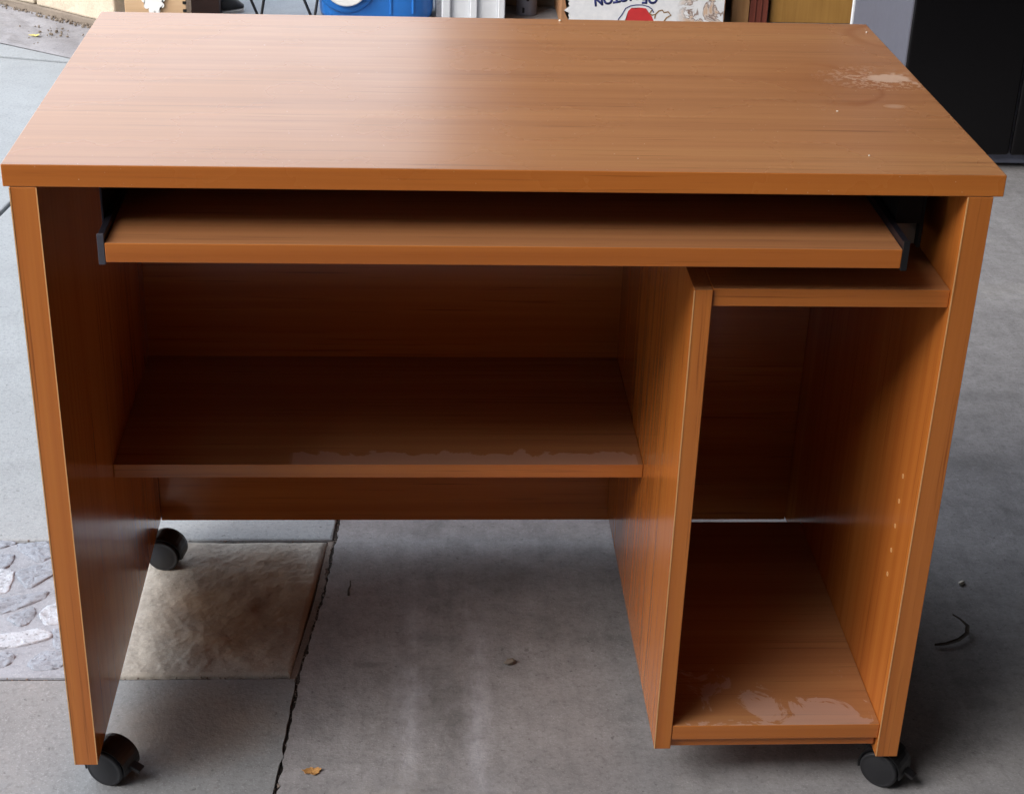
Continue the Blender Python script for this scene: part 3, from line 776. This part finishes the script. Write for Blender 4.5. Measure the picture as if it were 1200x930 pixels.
pen([(768, 17), (772, 13), (776, 12), (778, 15), (783, 14), (786, 18), (781, 21), (778, 25)], 1.4, 'leaf_outline', M['brownprint'])
# planks and a board leaning in the garage
for nm, lab, u0, u1, yy, mat, hh, tilt in (
    ('plank', 'narrow tan plank standing upright between the fruit carton and the red-brown plank', 858, 878, 3.66, M['pineup'], 1.5, 0),
    ('plank', 'red-brown plank standing upright against the ochre board', 879, 900, 3.66, M['redwood'], 1.4, 0),
    ('wooden_board', 'wide ochre board standing upright behind the black cabinet', 903, 1000, 3.68, M['ochre'], 1.3, 0)):
    q0, q1 = at(u0, 12, yy), at(u1, 12, yy)
    bm = bmesh.new(); bm_box(bm, (q0.x, q0.y, .001), (q1.x, q0.y+.02, hh), .0015, 2)
    o = finish(nm, bm, mat, None, loc=((q0.x+q1.x)/2, q0.y+.01, 0)); tag(o, lab, 'board' if nm == 'wooden_board' else 'plank')
    if nm == 'plank' and mat is M['redwood']:
        for du in (6, 13): 
            qq = at(u0+du, 12, yy); lbox('groove_bead', (qq.x-.002, q0.y-.003, .003), (qq.x+.002, q0.y+.002, hh-.003), mat, o, .001)
# tall black two-door cabinet
FX0, FX1, FXs, FY = 1.578, 2.36, 1.869, 2.30
fr = root('refrigerator', 'tall black two-door refrigerator with grey sides in the dark of the garage', 'refrigerator', U(1.97, 2.55))
ubox('body', FX0, FX1, FY-.020, 2.79, -.752, 1.04, M['fridgeside'], fr, .004)
ubox('door', FX0+.002, FXs-.0025, FY-.032, FY-.0205, -.751, 1.035, M['fridgedoor'], fr, .006, 3)
ubox('door', FXs+.0025, FX1-.002, FY-.032, FY-.0205, -.751, 1.035, M['fridgedoor'], fr, .006, 3)
for x in (FXs-.03, FXs+.03):
    d = [o for o in fr.children if o.name.startswith('door')][0 if x < FXs else 1]
    bm = bmesh.new(); bm_tube(bm, [U(x, FY-.03, -.1), U(x, FY-.07, -.08), U(x, FY-.07, .72), U(x, FY-.03, .74)], .009, 12); finish('handle', bm, M['fridgedoor'], d, smooth=True)
ubox('plinth', FX0+.008, FX1-.008, FY, 2.78, -.782, -.7525, M['kick'], fr, .003)
for x in (FX0+.05, FX1-.05):
    for y in (FY+.04, 2.74):
        bm = bmesh.new(); bm_lathe(bm, [(.018, .0005), (.018, .014)], Matrix.Translation(U(x, y)), 16); finish('foot', bm, M['black'], fr)
ubox('edge_strip', FX0-.004, FX0+.008, 2.7905, 2.802, -.752, 1.04, M['paleedge'], fr, .002)

# ------------------------------------------------------------------ litter on the ground and the desk top
M['leafdry'] = plain('dry_leaf', (176, 132, 78), .8, var=.25, vs=120)
M['leafyel'] = plain('yellow_leaf', (190, 180, 110), .8, var=.2, vs=80)
M['pebble'] = plain('grey_pebble', (120, 112, 104), .8, var=.25, vs=120)
M['chip'] = plain('white_chip', (222, 218, 208), .7, var=.08, vs=120)
M['bark'] = plain('dark_bark', (62, 54, 48), .8, var=.3, vs=120)
def lump(name, lab, cat, p, size, mat, seed, flatz=.6, group=None):
    bm = bmesh.new(); bmesh.ops.create_icosphere(bm, subdivisions=3, radius=1)
    for v in bm.verts:
        n_ = v.co.normalized(); k = 1+.28*noise.noise(n_*1.6+Vector((seed, 0, 0)))+.12*noise.noise(n_*4+Vector((0, seed, 0)))
        v.co = Vector((n_.x*size[0]*k, n_.y*size[1]*k, n_.z*size[2]*k))
    zmin = min(v.co.z for v in bm.verts)
    m = Matrix.Translation(p+Vector((0, 0, -zmin-.0004))) @ Matrix.Rotation(seed*1.7, 4, 'Z')
    bmesh.ops.transform(bm, matrix=m, verts=bm.verts)
    o = finish(name, bm, mat, None, smooth=True, loc=p); return tag(o, lab, cat, group)
lump('pebble', 'grey-brown pebble on the bare garage concrete under the desk', 'pebble', U(.534, .263), (.0075, .0045, .004), M['pebble'], 2.1)
lump('white_chip', 'small white chip on the dark concrete above the curled bark strip', 'chip', U(1.213, .452), (.003, .006, .0025), M['chip'], 1.3)
lump('white_chip', 'pale chip near the crack at the far edge of the patio', 'chip', U(.306, .640)+Vector((-.02, 0, 0)), (.006, .003, .0028), M['chip'], 4.2)
lump('white_chip', 'tiny white chip beside the rear castor on the paving joint', 'chip', U(.047, .590), (.0038, .0032, .004), M['chip'], 5.6)
lump('plaster_crumb', 'tiny white crumb on the back edge of the desk top', 'crumb', U(.592, .577, 0)+Vector((0, 0, .0003)), (.0016, .0014, .0011), M['chip'], 3.3)
lump('plaster_crumb', 'tiny white crumb near the back corner of the desk top', 'crumb', U(.990, .545, 0)+Vector((0, 0, .0003)), (.0011, .0010, .0007), M['chip'], 6.3)
lump('plaster_crumb', 'tiny white crumb beside the brown ring stain on the desk top', 'crumb', U(.873, .205, 0)+Vector((0, 0, .0003)), (.0010, .0008, .0006), M['chip'], 7.3)
lump('plaster_crumb', 'tiny white crumb near the front edge of the desk top', 'crumb', U(.872, .055, 0)+Vector((0, 0, .0003)), (.0009, .0008, .0006), M['chip'], 8.3)
# curled strip of bark
path = [U(x, y) for x, y in ((1.128, .296), (1.145, .297), (1.165, .305), (1.180, .318), (1.186, .336), (1.180, .352), (1.172, .362))]
bm = bmesh.new(); prev = None
for i, p in enumerate(path):
    d = (path[min(i+1, len(path)-1)]-path[max(0, i-1)]).normalized(); n_ = Vector((-d.y, d.x, 0)); t = i/(len(path)-1)
    wd = .0030*math.sin(math.pi*(.12+.8*t))**.8*(1 if t < .75 else .4); zz = .002+.005*t
    ring = [bm.verts.new(p+n_*wd*c+Vector((0, 0, zz+dz))) for c, dz in ((-1, .002), (-.5, .0), (.5, .0), (1, .0025), (.5, .0015), (-.5, .0015))]
    if prev:
        for k in range(6): bm.faces.new((prev[k], prev[(k+1) % 6], ring[(k+1) % 6], ring[k]))
    else: bm.faces.new(ring)
    prev = ring
bm.faces.new(prev[::-1])
tag(finish('bark_strip', bm, M['bark'], None, loc=U(1.16, .31)), 'curled dark strip of bark on the concrete beside the desk', 'bark')
# twig
bm = bmesh.new(); bm_tube(bm, [U(.311, .428)+Vector((0, 0, .0016)), U(.3105, .44)+Vector((0, 0, .0022)), U(.313, .452)+Vector((0, 0, .0017)), U(.3125, .462)+Vector((0, 0, .003))], .0016, 8, .0008)
tag(finish('twig', bm, M['bark'], None, smooth=True, loc=U(.311, .44)), 'short black twig on the concrete beside the crack', 'twig')
# crumpled dry leaf and pale yellow leaf
def leaf(name, lab, p, r, mat, seed, curl):
    bm = bmesh.new(); N = 26; c = bm.verts.new((0, 0, .002)); R1 = []; R2 = []
    for i in range(N):
        t = 2*math.pi*i/N; k = .62+.38*noise.noise((math.cos(t)*2.2+seed, math.sin(t)*2.2, seed))+.30*noise.noise((math.cos(t)*6+seed, math.sin(t)*6, 2))
        k = max(.25, k)
        for L_, f in ((R1, .5), (R2, 1)):
            x, y = r*k*f*math.cos(t)*1.2, r*k*f*math.sin(t)*.8
            L_.append(bm.verts.new((x, y, .0012+curl*(x*x+y*y)/(r*r)*r+.12*r*noise.noise((x/r*3, y/r*3, seed+f))*f+.0012)))
    for i in range(N):
        j = (i+1) % N; bm.faces.new((c, R1[i], R1[j])); bm.faces.new((R1[i], R2[i], R2[j], R1[j]))
    ex = bmesh.ops.extrude_face_region(bm, geom=bm.faces[:]); bmesh.ops.translate(bm, verts=[g_ for g_ in ex['geom'] if isinstance(g_, bmesh.types.BMVert)], vec=(0, 0, .0006))
    zmin = min(v.co.z for v in bm.verts)
    bmesh.ops.translate(bm, verts=bm.verts, vec=p-Vector((0, 0, zmin)))
    return tag(finish(name, bm, mat, None, loc=p), lab, 'leaf')
leaf('dry_leaf', 'crumpled tan leaf scrap on the concrete near the front of the crack', U(.279, .046), .013, M['leafdry'], 1.5, .25)
leaf('dry_leaf', 'pale yellow leaf among the gravel before the block wall', U(-.724, 3.386), .018, M['leafyel'], 4.5, .15)
bm = bmesh.new(); rg_ = random.Random(4)
for i in range(34):
    p = U(rg_.gauss(-.695, .045), rg_.gauss(3.42, .05)); r = rg_.uniform(.002, .006)
    bmesh.ops.create_icosphere(bm, subdivisions=1, radius=r, matrix=Matrix.Translation(p+Vector((0, 0, r*.35))) @ Euler((rg_.random()*6, rg_.random()*6, 0)).to_matrix().to_4x4() @ Matrix.Diagonal((1, rg_.uniform(.5, .9), .55, 1)))
for i in range(160):
    s_ = rg_.uniform(-.25, .52); dd = rg_.uniform(-.035, -.008); xy = A*S+dw*s_+nw*dd; r = rg_.uniform(.002, .007)
    bmesh.ops.create_icosphere(bm, subdivisions=1, radius=r, matrix=Matrix.Translation((xy.x, xy.y, r*.3)) @ Euler((rg_.random()*6, rg_.random()*6, 0)).to_matrix().to_4x4() @ Matrix.Diagonal((1, .7, .6, 1)))
o = finish('gravel', bm, M['blockjoint'], None, loc=U(-.69, 3.42)); o['kind'] = 'stuff'; o['label'] = 'loose pale gravel and crumbs along the foot of the block wall'
